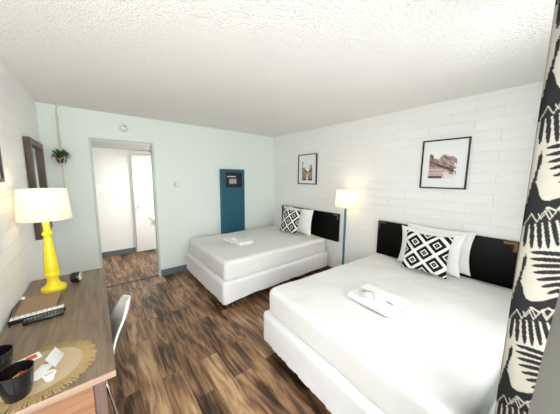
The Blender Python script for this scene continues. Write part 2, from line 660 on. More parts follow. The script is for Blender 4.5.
# vanity hall behind the doorway
struct('wall_hall', box(0, 2.6, HB, HB + .1, 0, H), M['block_h'])
struct('wall_hall_right', box(2.5, 2.6, D + .1, HB, 0, H), M['white_door'])
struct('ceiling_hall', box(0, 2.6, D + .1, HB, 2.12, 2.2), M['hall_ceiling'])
struct('baseboard_hall', box(0, 1.04, HB - .014, HB, 0, bh, bev=0.003), M['grey_base'])
struct('trim_2', box(OX0, OX1, D + .04, D + .09, 0, .006, bev=0.002), M['dark_wood'])
dd = struct('door_1', box(1.065, 1.80, HB - .09, HB - .05, 0.02, 2.03, bev=0.003), M['white_door'])
build('door_knob', lathe([(0.012, 0), (0.012, 0.03), (0.027, 0.04), (0.027, 0.058), (0.018, 0.068)], (1.125, HB - .09, .98), 20, axis='Y'), M['chrome'], parent=dd, smooth=True)
struct('trim_3', box(1.10, 1.86, HB - .05, HB, 2.05, 2.10, bev=0.003), M['white_door'])

# hall objects
hk = thing('wall_hook', 'small chrome coat hook on the white block wall of the hall', 'hook', (0.512, HB, 1.40))
build('plate', lathe([(0.022, 0), (0.022, 0.008)], (0.512, HB - .0, 1.40), 18, axis='Y'), M['chrome'], parent=hk, smooth=True)
build('peg', add_tube(bmesh.new(), spline([(0.512, HB - .008, 1.40), (0.512, HB - .04, 1.395), (0.512, HB - .06, 1.42)], 5), .007), M['chrome'], parent=hk, smooth=True)
vt = thing('vanity', 'white vanity ledge sticking out just beyond the doorway at right', 'vanity', (1.5, 4.42, 0))
build('countertop', box(1.155, 1.95, 4.16, 4.62, .86, .90, bev=.008), M['white_plastic'], parent=vt, smooth=True)
build('cabinet', box(1.38, 1.93, 4.20, 4.60, .0, .86, bev=.004), M['white_door'], parent=vt)
build('bracket', box(1.20, 1.38, 4.58, 4.60, .72, .86, bev=.002), M['white_door'], parent=vt)
cl = thing('hall_ceiling_light', 'white round ceiling light over the hall', 'light', (1.6, 4.7, 2.12))
build('lamp_shade', lathe([(0.14, 0), (0.14, -0.03), (0.11, -0.07), (0.04, -0.085)], (1.6, 4.7, 2.12), 28), M['bulb'], parent=cl, smooth=True)
ld = bpy.data.lights.new('hall_light', 'AREA'); ld.shape = 'DISK'; ld.size = 0.25; ld.energy = 22; ld.color = (1, 0.97, 0.93)
lo = bpy.data.objects.new('hall_light', ld); COL.objects.link(lo); lo.location = (1.6, 4.7, 2.02)


# ---------------------------------------------------------------- wall fixtures
sd = thing('smoke_detector', 'round white smoke detector on the mint wall above the doorway', 'smoke detector', (0.829, D, 2.26))
build('housing', lathe([(0.058, 0), (0.058, 0.012), (0.050, 0.028), (0.035, 0.036), (0.012, 0.038)], (0.829, D, 2.26), 32, axis='Y'), M['white_plastic'], parent=sd, smooth=True)
bm = bmesh.new()
for i in range(10):
    a = 2 * PI * i / 10
    add_box(bm, -.004, .004, -.037, -.030, .026, .040, mtx=Matrix.Translation((0.829, D, 2.26)) @ Matrix.Rotation(a, 4, 'Y'))
build('vent_slots', bm, M['grey_plastic'], parent=sd)
build('test_button', lathe([(0.008, 0), (0.008, 0.004)], (0.842, D - .036, 2.275), 14, axis='Y'), M['black_plastic'], parent=sd)
th = thing('thermostat', 'small square white thermostat on the mint wall between doorway and heater', 'thermostat', (1.492, D, 1.47))
build('back_plate', box(1.447, 1.537, D - .008, D, 1.432, 1.510, bev=.003), M['casing'], parent=th)
build('cover', box(1.465, 1.529, D - .032, D - .008, 1.440, 1.500, bev=.006), M['white_plastic'], parent=th, smooth=True)

# teal wall furnace
ht = thing('wall_heater', 'tall teal metal wall heater behind the far bed', 'heater', (2.463, D, 0.13))
hx0, hx1, hz0, hz1 = 2.227, 2.699, 0.12, 1.74
bm = bmesh.new()
yf = D - .075
gx0, gx1, gz0, gz1 = 2.31, 2.645, 1.405, 1.685
add_box(bm, hx0, hx1, yf + .012, D, hz0, hz1, bev=.004)
add_box(bm, hx0, gx0, yf, yf + .012, hz0, hz1)
add_box(bm, gx1, hx1, yf, yf + .012, hz0, hz1)
add_box(bm, gx0, gx1, yf, yf + .012, gz1, hz1)
add_box(bm, gx0, gx1, yf, yf + .012, hz0, gz0)
build('housing', bm, M['teal'], parent=ht)
bm = bmesh.new()
for i in range(9):
    x = hx0 + .05 + i * .0465
    add_box(bm, x, x + .012, yf - .006, yf, .2, gz0 - .04, bev=.002)
build('front_ribs', bm, M['teal'], parent=ht)
vn = build('vent', box(gx0, gx1, yf + .004, yf + .012, gz0, gz1), M['black_matte'], parent=ht)
bm = bmesh.new()
for i in range(7):
    z = gz0 + .02 + i * .022
    add_box(bm, gx0 + .01, gx1 - .05, yf + .0, yf + .006, z, z + .006)
build('louvres', bm, M['black_plastic'], parent=vn)
build('control_plate', box(gx0 + .03, gx1 - .13, yf - .006, yf + .004, gz1 - .085, gz1 - .070, bev=.001), M['silver'], parent=vn)
build('control_panel', box(gx0 + .07, gx1 - .12, yf - .005, yf + .004, gz0 + .07, gz1 - .12, bev=.002), M['grey_plastic'], parent=vn)


# ---------------------------------------------------------------- framed pictures
def art_grid(w, h, fn, nx, ny):
    """flat print: coloured grid, u across (0 left), v up"""
    s = bmesh.new()
    lay = s.loops.layers.float_color.new('print')
    V = [[s.verts.new((w * (i / nx - .5), 0, h * (j / ny - .5))) for i in range(nx + 1)] for j in range(ny + 1)]
    for j in range(ny):
        for i in range(nx):
            f = s.faces.new((V[j][i], V[j][i + 1], V[j + 1][i + 1], V[j + 1][i]))
            c = fn((i + .5) / nx, (j + .5) / ny)
            for l in f.loops: l[lay] = (*c, 1)
    return s


def fbm(x, y, s, k=0.0):
    return noise.fractal(Vector((x * s, y * s, k)), 0.9, 2.0, 4)


PAPER = (0.86, 0.87, 0.89)


def town_art(u, v):       # old tower and clustered roofs in brown ink
    base = 0.50 + 0.10 * math.sin(u * 9) + 0.08 * fbm(u, 3, 5)
    top = 0.93 if u < 0.10 else (0.64 if u < .2 else base + .05 + (.12 if .75 < u < .95 else 0))
    if v > top: return PAPER
    n = fbm(u * 1.3, v * 1.6, 6, 2.0)
    b = 0.30 + n * .34
    if int(u * 9) % 2 == int(v * 11) % 2: b += .07
    if v < .08: b = .12
    if .4 < u < .62 and v < .34 + .2 * fbm(u, v, 4): b = .75
    b = max(.04, min(.85, b))
    return (b * 1.0, b * .78, b * .64)


def rock_art(u, v):       # red rock cliffs over a row of low adobe buildings
    edge = 0.70 + .18 * math.exp(-((u - .62) / .22) ** 2) - .03 * math.sin(u * 22) + .08 * fbm(u, 1, 6)
    if u < .16: edge = .92 - .9 * abs(u - .06)
    if v > edge: return PAPER
    if u > .92 and v < .55 and fbm(u, v, 12) > -.05: return PAPER
    n = fbm(u * .8, v * 2.6 + u * 1.2, 5, 5.0)
    b = .40 + n * .40
    if abs(v - (.62 - .38 * u)) < .05: b *= .40
    if v < .36 and u < .52:
        b = .62 + .12 * fbm(u, v, 9)
        if int(v * 26) % 3 == 0: b *= .66
    if v < .09 and u < .5: b = .10
    if v < .26 and .52 < u < .76: b = .66 + .2 * n
    if v < .14 and u > .6: b = .86
    b = max(.05, min(.88, b))
    return (b * .95, b * (.58 + .30 * b), b * (.48 + .42 * b))


def picture(x, yc, z0, z1, w, face, label, art, aw, ah, ax=0, az=0, fr=.014, nx=44, ny=48):
    """face = +1: hangs on the left wall looking to +x, -1: right wall looking to -x"""
    t_ = thing('framed_picture', label, 'picture', (x, yc, (z0 + z1) / 2))
    mt = Matrix.Translation((x, yc, (z0 + z1) / 2)) @ Matrix.Rotation(R(90) * face, 4, 'Z')
    h = z1 - z0; dpt = .024
    s = bmesh.new()
    add_box(s, -w / 2, w / 2, -dpt, 0, h / 2 - fr, h / 2)
    add_box(s, -w / 2, w / 2, -dpt, 0, -h / 2, -h / 2 + fr)
    add_box(s, -w / 2, -w / 2 + fr, -dpt, 0, -h / 2 + fr, h / 2 - fr)
    add_box(s, w / 2 - fr, w / 2, -dpt, 0, -h / 2 + fr, h / 2 - fr)
    s.transform(mt)
    build('frame', s, M['frame_black'], parent=t_)
    s = box(-w / 2 + fr, w / 2 - fr, -.012, -.002, -h / 2 + fr, h / 2 - fr); s.transform(mt)
    build('mat_board', s, M['mat_board'], parent=t_)
    s = art_grid(aw, ah, art, nx, ny)
    s.transform(mt @ Matrix.Translation((ax, -.0128, az)))
    build('print', s, M['art'], parent=t_)
    return t_


# right wall looking to -x: local +x = world -y when face=-1
picture(W, (3.162 + 2.704) / 2, 1.483, 2.019, .458, -1, 'small black-framed town print on the white block wall above the far bed',
        town_art, .255, .36, ax=.0, az=-.02)
picture(W, (1.067 + .629) / 2, 1.493, 2.032, .438, -1, 'black-framed red rock canyon print on the block wall above the near bed',
        rock_art, .262, .30, ax=-.01, az=-.005)
picture(0, 1.885, 1.555, 1.955, .62, 1, 'black frame on the left wall, cut off by the photo edge',
        lambda u, v: (0.45 + .2 * fbm(u, v, 4),) * 3, .46, .26, fr=.022, nx=20, ny=12)

# mirror on the left wall
mr = thing('wall_mirror', 'tall brown wood framed mirror hanging behind the yellow lamp', 'mirror', (0, 3.31, 1.47))
my0, my1, mz0, mz1, fw_, fd = 2.99, 3.66, 1.005, 1.935, .062, .045
bm = bmesh.new()
add_box(bm, .002, fd, my0, my1, mz1 - fw_, mz1, bev=.004)
add_box(bm, .002, fd, my0, my1, mz0, mz0 + fw_, bev=.004)
add_box(bm, .002, fd, my0, my0 + fw_, mz0 + fw_, mz1 - fw_, bev=.004)
add_box(bm, .002, fd, my1 - fw_, my1, mz0 + fw_, mz1 - fw_, bev=.004)
build('frame', bm, M['mirror_frame'], parent=mr)
build('mirror_glass', box(.004, .016, my0 + fw_, my1 - fw_, mz0 + fw_, mz1 - fw_), M['mirror'], parent=mr)


# ---------------------------------------------------------------- hanging plant
hx, hy = 0.172, 3.80
hp = thing('hanging_plant', 'leafy green plant in a dark pot in a macrame hanger below the ceiling', 'plant', (hx, hy, 1.70))
build('ceiling_hook', add_tube(bmesh.new(), spline([(hx, hy, H), (hx, hy, H - .03), (hx + .018, hy, H - .045), (hx, hy, H - .06)], 5), .004), M['chrome'], parent=hp, smooth=True)
pz = 1.745    # pot bottom
build('pot', lathe([(0.026, 0), (0.038, .01), (0.050, .05), (0.052, .085), (0.046, .085), (0.044, .070)], (hx, hy, pz), 22, cap1=False), M['pot'], parent=hp, smooth=True)
build('soil', lathe([(0.045, 0), (0.045, .004)], (hx, hy, pz + .066), 18), M['soil'], parent=hp)
for q in range(4):
    a = q * PI / 2 + .6
    ca, sa = math.cos(a), math.sin(a)
    pts = [(hx + .003 * ca, hy + .003 * sa, H - .055), (hx + .010 * ca, hy + .010 * sa, H - .22), (hx + .006 * ca, hy + .006 * sa, H - .30),
           (hx + .014 * ca, hy + .014 * sa, H - .42), (hx + .012 * ca, hy + .012 * sa, H - .50), (hx + .055 * ca, hy + .055 * sa, pz + .09),
           (hx + .056 * ca, hy + .056 * sa, pz + .05), (hx + .030 * ca, hy + .030 * sa, pz - .01), (hx, hy, pz - .035)]
    build('cord', add_tube(bmesh.new(), spline(pts, 5), .0035, 6), M['cotton'], parent=hp, smooth=True)
bm = bmesh.new()
for q in range(4):
    a0 = q * PI / 2 + .6; a1 = a0 + PI / 2; am = (a0 + a1) / 2
    for (ra, aa) in ((.056, a0), (.056, a1)):
        add_tube(bm, [(hx + ra * math.cos(aa), hy + ra * math.sin(aa), pz + .075), (hx + .056 * math.cos(am), hy + .056 * math.sin(am), pz + .035),
                      (hx + .034 * math.cos(am), hy + .034 * math.sin(am), pz - .005)], .0032, 6)
build('macrame_net', bm, M['cotton'], parent=hp, smooth=True)
build('tassel', add_tube(bmesh.new(), [(hx, hy, pz - .03), (hx, hy, pz - .06), (hx + .002, hy, pz - .25), (hx, hy, pz - .42)], [.008, .005, .006, .007], 8), M['cotton'], parent=hp, smooth=True)
bm = bmesh.new()
rnd = random.Random(3)
for i in range(120):
    a = rnd.uniform(0, 2 * PI); L_ = rnd.uniform(.05, .105); el = rnd.uniform(-.3, 1.35)
    base = Vector((hx + .02 * math.cos(a), hy + .02 * math.sin(a), pz + .075))
    d = Vector((math.cos(a) * math.cos(el), math.sin(a) * math.cos(el), math.sin(el)))
    tip = base + d * L_
    tip.x = max(tip.x, .02); tip.y = min(tip.y, D - .01)
    side = d.cross(Vector((0, 0, 1))).normalized() * rnd.uniform(.010, .017)
    mid = base + (tip - base) * .62 + Vector((0, 0, .008))
    vs_ = [bm.verts.new(p) for p in (base + d * .01, mid - side, tip, mid + side, mid + Vector((0, 0, -.004)))]
    bm.faces.new((vs_[0], vs_[1], vs_[4])); bm.faces.new((vs_[1], vs_[2], vs_[4])); bm.faces.new((vs_[2], vs_[3], vs_[4])); bm.faces.new((vs_[3], vs_[0], vs_[4]))
build('foliage', bm, M['leaf'], parent=hp, fix=False)


# ---------------------------------------------------------------- beds
def bed(label, fx, fy, rz, width, length, ztop, zmid, group=None):
    """far foot corner at (fx, fy); local +x to the head, local -y across"""
    T = thing('bed', label, 'bed', (fx, fy, 0), rz, group)
    Mx = Matrix.Translation((fx, fy, 0)) @ Matrix.Rotation(rz, 4, 'Z')
    # mattress under a fitted sheet
    s = rounded_box(.015, length, -width + .01, -.01, zmid, ztop, .055, .05, amp=.012, seed=width * 9, fscale=3.5)
    for v in s.verts:     # soft lengthwise creases and a slightly crowned top
        if v.co.z > zmid + .1:
            v.co.z += .006 * noise.noise(Vector((v.co.x * 2.0, v.co.y * 9.0 + v.co.x * 3, 3.1)))
            v.co.z += .005 * (1 - ((v.co.y + width / 2) / (width / 2)) ** 2)
    s.transform(Mx)
    build('mattress', s, M['sheet'], parent=T, smooth='all')
    # box spring in its own white wrap, hem hanging unevenly
    s = bmesh.new()
    L_, Wd = length, width
    o_ = .022
    path = []
    def seg(a, b, n):
        for i in range(n): path.append((a[0] + (b[0] - a[0]) * i / n, a[1] + (b[1] - a[1]) * i / n))
    cr_ = .04
    seg((L_, o_), (cr_, o_), 60)
    for k in range(6):
        a = PI / 2 + (PI / 2) * k / 6; path.append((-o_ + cr_ + cr_ * math.cos(a), o_ - cr_ + cr_ * math.sin(a)))
    seg((-o_, o_ - cr_), (-o_, -Wd - o_ + cr_), 50)
    for k in range(6):
        a = PI + (PI / 2) * k / 6; path.append((-o_ + cr_ + cr_ * math.cos(a), -Wd - o_ + cr_ + cr_ * math.sin(a)))
    seg((cr_, -Wd - o_), (L_, -Wd - o_), 60)
    path.append((L_, -Wd - o_))
    nz = 12
    prev = None
    cx_, cy_ = L_ / 2, -Wd / 2
    ring_top = []
    for (x, y) in path:
        foot = math.exp(-((x + o_) / .25) ** 2)
        hem = .125 - .030 * foot + .012 * noise.noise(Vector((x * 4, y * 4, 1)))
        col_ = []
        for k in range(nz + 1):
            f = k / nz
            z = zmid + .012 - (zmid + .012 - hem) * f
            w_ = (.010 * f) * (noise.noise(Vector((x * 11, y * 11, z * 5))) + .3 * math.sin((x + y) * 90))
            if k == 0: w_ = -.014
            dx = -1 if x < .02 else 0
            dy = (1 if y > -Wd / 2 else -1) if x > .0 else 0
            n_ = Vector((dx, dy, 0)); n_ = n_.normalized() if n_.length else Vector((-1, 0, 0))
            col_.append(s.verts.new((x + n_.x * w_, y + n_.y * w_, z)))
        if prev:
            for k in range(nz): s.faces.new((prev[k], col_[k], col_[k + 1], prev[k + 1]))
        prev = col_
        ring_top.append(col_[0])
    s.faces.new(ring_top)
    s.transform(Mx)
    build('box_spring_cover', s, M['sheet_cool'], parent=T, smooth=True)
    s = box(.03, length - .005, -width + .03, -.03, .17, zmid + .004)
    s.transform(Mx)
    build('box_spring', s, M['black_matte'], parent=T)
    s = bmesh.new()
    for yy in (-.07, -width / 2, -width + .07):
        add_box(s, .10, length - .01, yy - .015, yy + .015, .14, .17)
    for xx in (.12, length / 2, length - .1):
        add_box(s, xx - .015, xx + .015, -width + .07, -.07, .135, .168)
    s.transform(Mx)
    build('bed_frame', s, M['black_matte'], parent=T)
    for xx in (.14, length / 2, length - .12):
        for yy in (-.08, -width + .08):
            s = lathe([(.022, 0), (.022, .02), (.014, .03), (.014, .14)], (xx, yy, 0), 14)
            s.transform(Mx)
            build('leg', s, M['black_plastic'], parent=T, smooth=True)
    return T, Mx


bed('far white double bed with smooth sheets by the mint back wall', 1.56, 3.765, 0, 1.38, 1.86, .60, .345)
bed('near white bed, large in the foreground beside the curtain', 1.603, 1.615, R(-3.0), 1.485, 1.80, .60, .345)


def headboard(y0, y1, z0, z1, label):
    T = thing('headboard', label, 'headboard', (W, (y0 + y1) / 2, z0))
    build('panel', box(W - .045, W - .001, y0, y1, z0, z1, bev=.004), M['headboard'], parent=T, smooth=True)
    for sg, yy in ((1, y0), (-1, y1)):
        s = bmesh.new()
        add_box(s, W - .049, W - .044, min(yy, yy + sg * .10) + .004 * sg, max(yy, yy + sg * .10), z1 - .030, z1 - .004)
        add_box(s, W - .049, W - .044, min(yy + sg * .004, yy + sg * .030), max(yy + sg * .004, yy + sg * .030), z1 - .095, z1 - .030)
        build('corner_bracket', s, M['brass'], parent=T)
    return T


headboard(2.185, 3.60, .575, 1.030, 'black lacquer headboard with brass corners on the wall at the far bed')
headboard(.19, 1.53, .575, 1.030, 'black lacquer headboard with brass corners on the wall at the near bed')


def pillow_bm(w, h, t_, n=22, sharp=3.0, pinch=.10, seed=0.0, wr=.006):
    """pillow in local coords: x width, z height, y thickness; with UVs"""
    s = bmesh.new()
    uvl = s.loops.layers.uv.new('UVMap')
    info = {}
    def mk(sign):
        G = []
        for j in range(n + 1):
            row = []
            for i in range(n + 1):
                u = -math.cos(PI * i / n); v = -math.cos(PI * j / n)
                x = w / 2 * u * (1 - pinch * (1 - v * v)) ; z = h / 2 * v * (1 - pinch * (1 - u * u))
                th_ = t_ / 2 * ((1 - abs(u) ** sharp) * (1 - abs(v) ** sharp)) ** .55
                th_ += wr * noise.noise(Vector((u * 3 + seed, v * 3, sign))) * (1 - u * u) ** .5 * (1 - v * v) ** .5 if abs(u) < 1 and abs(v) < 1 else 0
                if sign < 0 and (i in (0, n) or j in (0, n)):
                    row.append(info[(i, j)][0]); continue
                vv = s.verts.new((x, -sign * max(th_, 0), z))
                if sign > 0: info[(i, j)] = (vv, (u * .5 + .5, v * .5 + .5))
                row.append(vv)
            G.append(row)
        for j in range(n):
            for i in range(n):
                q = (G[j][i], G[j][i + 1], G[j + 1][i + 1], G[j + 1][i])
                f = s.faces.new(q if sign > 0 else q[::-1])
                cs = [(i, j), (i + 1, j), (i + 1, j + 1), (i, j + 1)]
                if sign < 0: cs = cs[::-1]
                for l, (a, b) in zip(f.loops, cs):
                    l[uvl].uv = ((-math.cos(PI * a / n)) * .5 + .5, (-math.cos(PI * b / n)) * .5 + .5)
    mk(1); mk(-1)
    return s


def pillow(name, label, cat, mat, w, h, t_, x, y, zb, lean, yaw=0, roll=0, **k):
    """front face looks to -x; zb = height of its lower edge; lean back toward the wall"""
    s = pillow_bm(w, h, t_, **k)
    # local front is -y -> turn to -x
    m_ = Matrix.Translation((x, y, zb)) @ Matrix.Rotation(yaw, 4, 'Z') @ Matrix.Rotation(R(-90), 4, 'Z') @ Matrix.Rotation(-lean, 4, 'X') @ Matrix.Rotation(roll, 4, 'Y') @ Matrix.Translation((0, 0, h / 2))
    o = build(name, s, mat, local=True, smooth='all', label=label, cat=cat, fix=False)
    o.matrix_world = m_
    return o


pillow('pillow', 'white pillow at the far bed, nearest the headboard', 'pillow', M['pillowcase'], .64, .42, .085, 3.352, 3.17, .622, R(5), seed=1)
pillow('pillow', 'white pillow at the far bed, just behind the patterned cushion', 'pillow', M['pillowcase'], .66, .45, .11, 3.215, 2.885, .625, R(7), yaw=R(-2), seed=4)
pillow('throw_pillow', 'black and white diamond cushion on the far bed', 'cushion', M['diamond'], .45, .43, .09, 3.06, 2.985, .625, R(15), yaw=R(2), seed=2)
pillow('pillow', 'white pillow at the near bed, nearest the headboard', 'pillow', M['pillowcase'], .66, .45, .085, 3.352, .815, .622, R(5), seed=7)
pillow('pillow', 'white pillow at the near bed, just behind the patterned cushion', 'pillow', M['pillowcase'], .62, .43, .11, 3.205, .845, .625, R(7), yaw=R(-2), seed=9)
pillow('throw_pillow', 'black and white diamond cushion on the near bed', 'cushion', M['diamond'], .43, .42, .09, 3.05, .825, .625, R(14), yaw=R(2), seed=5)


# folded towels with soaps and packets
def folded_towel(label, cx_, cy_, z, lx, ly, h, rz, layers=2):
    s = bmesh.new()
    hh = h / layers
    for i in range(layers):
        q = rounded_box(-lx / 2 + .004 * i, lx / 2 - .003 * i, -ly / 2 + .003 * i, ly / 2 - .004 * i, hh * i, hh * (i + 1) + .001, hh * .48, .03, amp=.004, seed=i * 3.3, fscale=9)
        merge(s, q)
    s.transform(Matrix.Translation((cx_, cy_, z)) @ Matrix.Rotation(rz, 4, 'Z'))
    return build('folded_towel', s, M['towel'], loc=(cx_, cy_, z), smooth='all', label=label, cat='towel')


ZT = .613
folded_towel('white folded bath towel lying in the middle of the near bed', 2.165, .845, ZT + .003, .30, .37, .040, R(-3))
wc = bmesh.new()
q = bmesh.new()
n = 12
G = []
for j in range(n + 1):
    row = []
    for i in range(n + 1):
        u, v = i / n - .5, j / n - .5
        row.append(q.verts.new((u * .15, v * .13, .003 + .030 * math.exp(-((u + .15) ** 2 + v * v) * 14) + .014 * abs(noise.noise(Vector((u * 9, v * 5, 2)))) - .006 * abs(u))))
    G.append(row)
for j in range(n):
    for i in range(n): q.faces.new((G[j][i], G[j][i + 1], G[j + 1][i + 1], G[j + 1][i]))
bmesh.ops.solidify(q, geom=q.faces[:], thickness=.004)
q.transform(Matrix.Translation((2.125, .915, ZT + .0445)) @ Matrix.Rotation(R(30), 4, 'Z'))
build('washcloth', q, M['towel'], loc=(2.12, .905, ZT + .045), smooth='all', label='small crumpled white washcloth on the near bed towel', cat='towel')
pn = (2.137, .77, ZT + .044)
pen = thing('pen', 'slim pen with a blue barrel lying on the near bed towel', 'pen', pn, R(-96))
mm = Matrix.Translation(pn) @ Matrix.Rotation(R(-96), 4, 'Z')
build('barrel', lathe([(.001, -.072), (.004, -.062), (.0045, .0), (.0045, .012)], (0, 0, 0), 14, axis='X', mtx=mm), M['white_plastic'], parent=pen, smooth=True, local=False)
q = lathe([(.006, .012), (.006, .06), (.004, .066)], (0, 0, 0), 14, axis='X', mtx=mm)
build('grip', q, M['blue_p'], parent=pen, smooth=True)
q = box(-.03, .01, .004, .006, .003, .006, mtx=mm)
build('clip', q, M['chrome'], parent=pen)
folded_towel('white folded towel on the far bed, the one farther back', 2.07, 3.15, ZT, .20, .26, .028, R(8))
folded_towel('white folded towel on the far bed, the one in front', 2.13, 2.90, ZT, .24, .15, .045, R(2))
q = rounded_box(-.04, .04, -.028, .028, 0, .022, .009, .02)
q.transform(Matrix.Translation((2.07, 3.12, ZT + .030)) @ Matrix.Rotation(R(35), 4, 'Z'))
build('soap_bar', q, M['paper'], loc=(2.07, 3.12, ZT + .030), smooth='all', label='white wrapped soap bar on the far bed towels', cat='soap')


# ---------------------------------------------------------------- lamps
def bulb_light(name, loc, e):
    l = bpy.data.lights.new(name, 'POINT')
    l.energy = e; l.color = (1.0, 0.74, 0.42); l.shadow_soft_size = .035
    o = bpy.data.objects.new(name, l); o.location = loc
    COL.objects.link(o)


def shade(parent, c, z0, z1, r0, r1):
    s = lathe([(r0 - .002, z0), (r0, z0), (r1, z1), (r1 - .002, z1)], (c[0], c[1], 0), 48, cap0=False, cap1=False)
    parent = build('lamp_shade', s, M['shade'], parent=parent, smooth=True)
    for z, r_ in ((z0 + .004, r0), (z1 - .004, r1)):
        pts = [(c[0] + r_ * math.cos(2 * PI * k / 40), c[1] + r_ * math.sin(2 * PI * k / 40), z) for k in range(41)]
        build('shade_ring', add_tube(bmesh.new(), pts, .0025, 6, cap=False), M['white_plastic'], parent=parent, smooth=True)
    s = bmesh.new()
    for k in range(3):
        a = k * 2 * PI / 3
        add_tube(s, [(c[0], c[1], z1 - .02), (c[0] + r1 * math.cos(a), c[1] + r1 * math.sin(a), z1 - .004)], .0015, 5)
    build('shade_spider', s, M['white_plastic'], parent=parent, smooth=True)


lx, ly = 0.163, 2.325
tl = thing('table_lamp', 'yellow turned table lamp with a white drum shade on the desk', 'lamp', (lx, ly, .75))
prof = [(.070, 0), (.072, .012), (.069, .026), (.055, .036), (.040, .048), (.034, .066), (.032, .085), (.036, .100), (.044, .112), (.047, .122),
        (.044, .134), (.038, .142), (.042, .158), (.040, .180), (.034, .24), (.028, .32), (.022, .395), (.020, .412), (.030, .420), (.032, .430),
        (.026, .440), (.020, .446), (.019, .52), (.018, .60)]
build('base', lathe(prof, (lx, ly, .75), 40), M['yellow'], parent=tl, smooth=True)
build('socket', lathe([(.014, 0), (.016, .02), (.012, .05)], (lx, ly, 1.35), 16), M['brass'], parent=tl, smooth=True)
build('bulb', lathe([(.012, 0), (.022, .02), (.028, .04), (.022, .06), (.006, .068)], (lx, ly, 1.385), 20), M['bulb'], parent=tl, smooth=True)
shade(tl, (lx, ly), 1.285, 1.503, .146, .128)
bulb_light('table_lamp_light', (lx, ly, 1.43), 2.6)

px_, py_ = 3.30, 1.97
fl = thing('floor_lamp', 'teal floor lamp with a cream drum shade between the two beds', 'lamp', (px_, py_, 0))
build('base', lathe([(.13, 0), (.13, .012), (.06, .022), (.02, .03)], (px_, py_, 0), 36), M['pole_teal'], parent=fl, smooth=True)
build('pole', lathe([(.017, .02), (.017, 1.20)], (px_, py_, 0), 18), M['pole_teal'], parent=fl, smooth=True)
build('socket', lathe([(.014, 0), (.016, .02), (.012, .05)], (px_, py_, 1.20), 16), M['brass'], parent=fl, smooth=True)
build('bulb', lathe([(.012, 0), (.022, .02), (.028, .04), (.022, .06), (.006, .068)], (px_, py_, 1.245), 20), M['bulb'], parent=fl, smooth=True)
shade(fl, (px_, py_), 1.175, 1.425, .153, .135)
bulb_light('floor_lamp_light', (px_, py_, 1.30), 4.0)


# ---------------------------------------------------------------- desk
dk = thing('desk', 'long brown wood laminate desk along the left wall', 'desk', (.23, 1.9, 0))
KX, KY0, KY1, KZ = .468, 1.155, 2.62, .75
build('desktop', box(.006, KX, KY0 + .004, KY1, KZ - .028, KZ, bev=.0015), M['desk'], parent=dk)
build('edge_band', box(.006, KX, KY0, KY0 + .004, KZ - .028, KZ - .0005), M['desk_edge'], parent=dk)
build('side_panel', box(.016, .385, KY0 + .035, KY0 + .055, 0.0, KZ - .028), M['desk_side'], parent=dk)
build('side_panel', box(.016, .44, KY1 - .04, KY1 - .02, 0.0, KZ - .028), M['desk_side'], parent=dk)
build('back_panel', box(.016, .028, KY0 + .055, KY1 - .04, .25, KZ - .028), M['desk_side'], parent=dk)
build('leg', box(.388, .43, KY0 + .033, KY0 + .075, 0, KZ - .028, bev=.002), M['dark_wood'], parent=dk)
build('apron', box(.40, .42, KY0 + .075, KY1 - .04, KZ - .10, KZ - .028), M['desk'], parent=dk)

# placemat
mc = (.212, 1.345)
pm = thing('placemat', 'round woven jute placemat with a fringed rim on the desk', 'placemat', (mc[0], mc[1], KZ))
rm = .144
prof = [(0.002, .0045)]
s = bmesh.new()
rings = []
for i in range(14):
    r_ = rm * (i + 1) / 14
    z = .004 + .0012 * (i % 2)
    rings.append((r_, z))
s = lathe([(rm, 0)] + rings[::-1], (mc[0], mc[1], KZ + .0005), 64)
build('woven_disc', s, M['jute'], parent=pm, smooth=True)
s = bmesh.new()
rr = random.Random(5)
for i in range(190):
    a = 2 * PI * i / 190 + rr.uniform(-.01, .01)
    L_ = rr.uniform(.040, .052)
    ca, sa = math.cos(a), math.sin(a)
    ox = mc[0] + (rm - .003) * ca; oy = mc[1] + (rm - .003) * sa
    ex = mc[0] + (rm + L_) * math.cos(a + rr.uniform(-.03, .03)); ey = mc[1] + (rm + L_) * math.sin(a + rr.uniform(-.03, .03))
    ex = max(ex, .012)
    add_tube(s, [(ox, oy, KZ + .0042), ((ox + ex) / 2, (oy + ey) / 2, KZ + .0046), (ex, ey, KZ + .0028)], [.0034, .0034, .0026], 5)
build('fringe', s, M['jute_fringe'], parent=pm, smooth=True)


# cups
def cup(label, x, y, z, rt, rb, h):
    T = thing('cup', label, 'cup', (x, y, z))
    prof = [(rb * .9, 0), (rb, .004), (rb + (rt - rb) * .55, h * .45), (rt, h), (rt - .004, h), (rt - .006, h * .8), (rb - .003, .010), (.002, .008)]
    build('body', lathe(prof, (x, y, z), 40), M['black_gloss'], parent=T, smooth=True)
    return T


mz = KZ + .0062
cup('glossy black cup holding sachets on the placemat, nearest the desk edge', .168, 1.232, mz, .052, .036, .110)
cup('glossy black cup behind the cup of sachets, cut off by the photo edge', .082, 1.405, mz, .052, .036, .112)
for i, (dx, dy, rz_, mt_, lb) in enumerate([(.010, -.006, 20, 'orange', 'orange sachet standing in the black cup'), (-.006, .010, 60, 'yellow_p', 'yellow sachet standing in the black cup'),
                                        (-.014, -.010, -30, 'green_p', 'green sachet standing in the black cup'), (.014, .014, 5, 'red', 'red sachet standing in the black cup')]):
    c_ = (.168 + dx, 1.232 + dy, mz + .014)
    q = box(-.016, .016, -.0018, .0018, 0, .060 + .004 * i, bev=.0012, seg=1, mtx=Matrix.Translation(c_) @ Matrix.Rotation(R(rz_), 4, 'Z') @ Matrix.Rotation(R(8), 4, 'Y'))
    build('sachet', q, M[mt_], loc=c_, label=lb, cat='sachet')

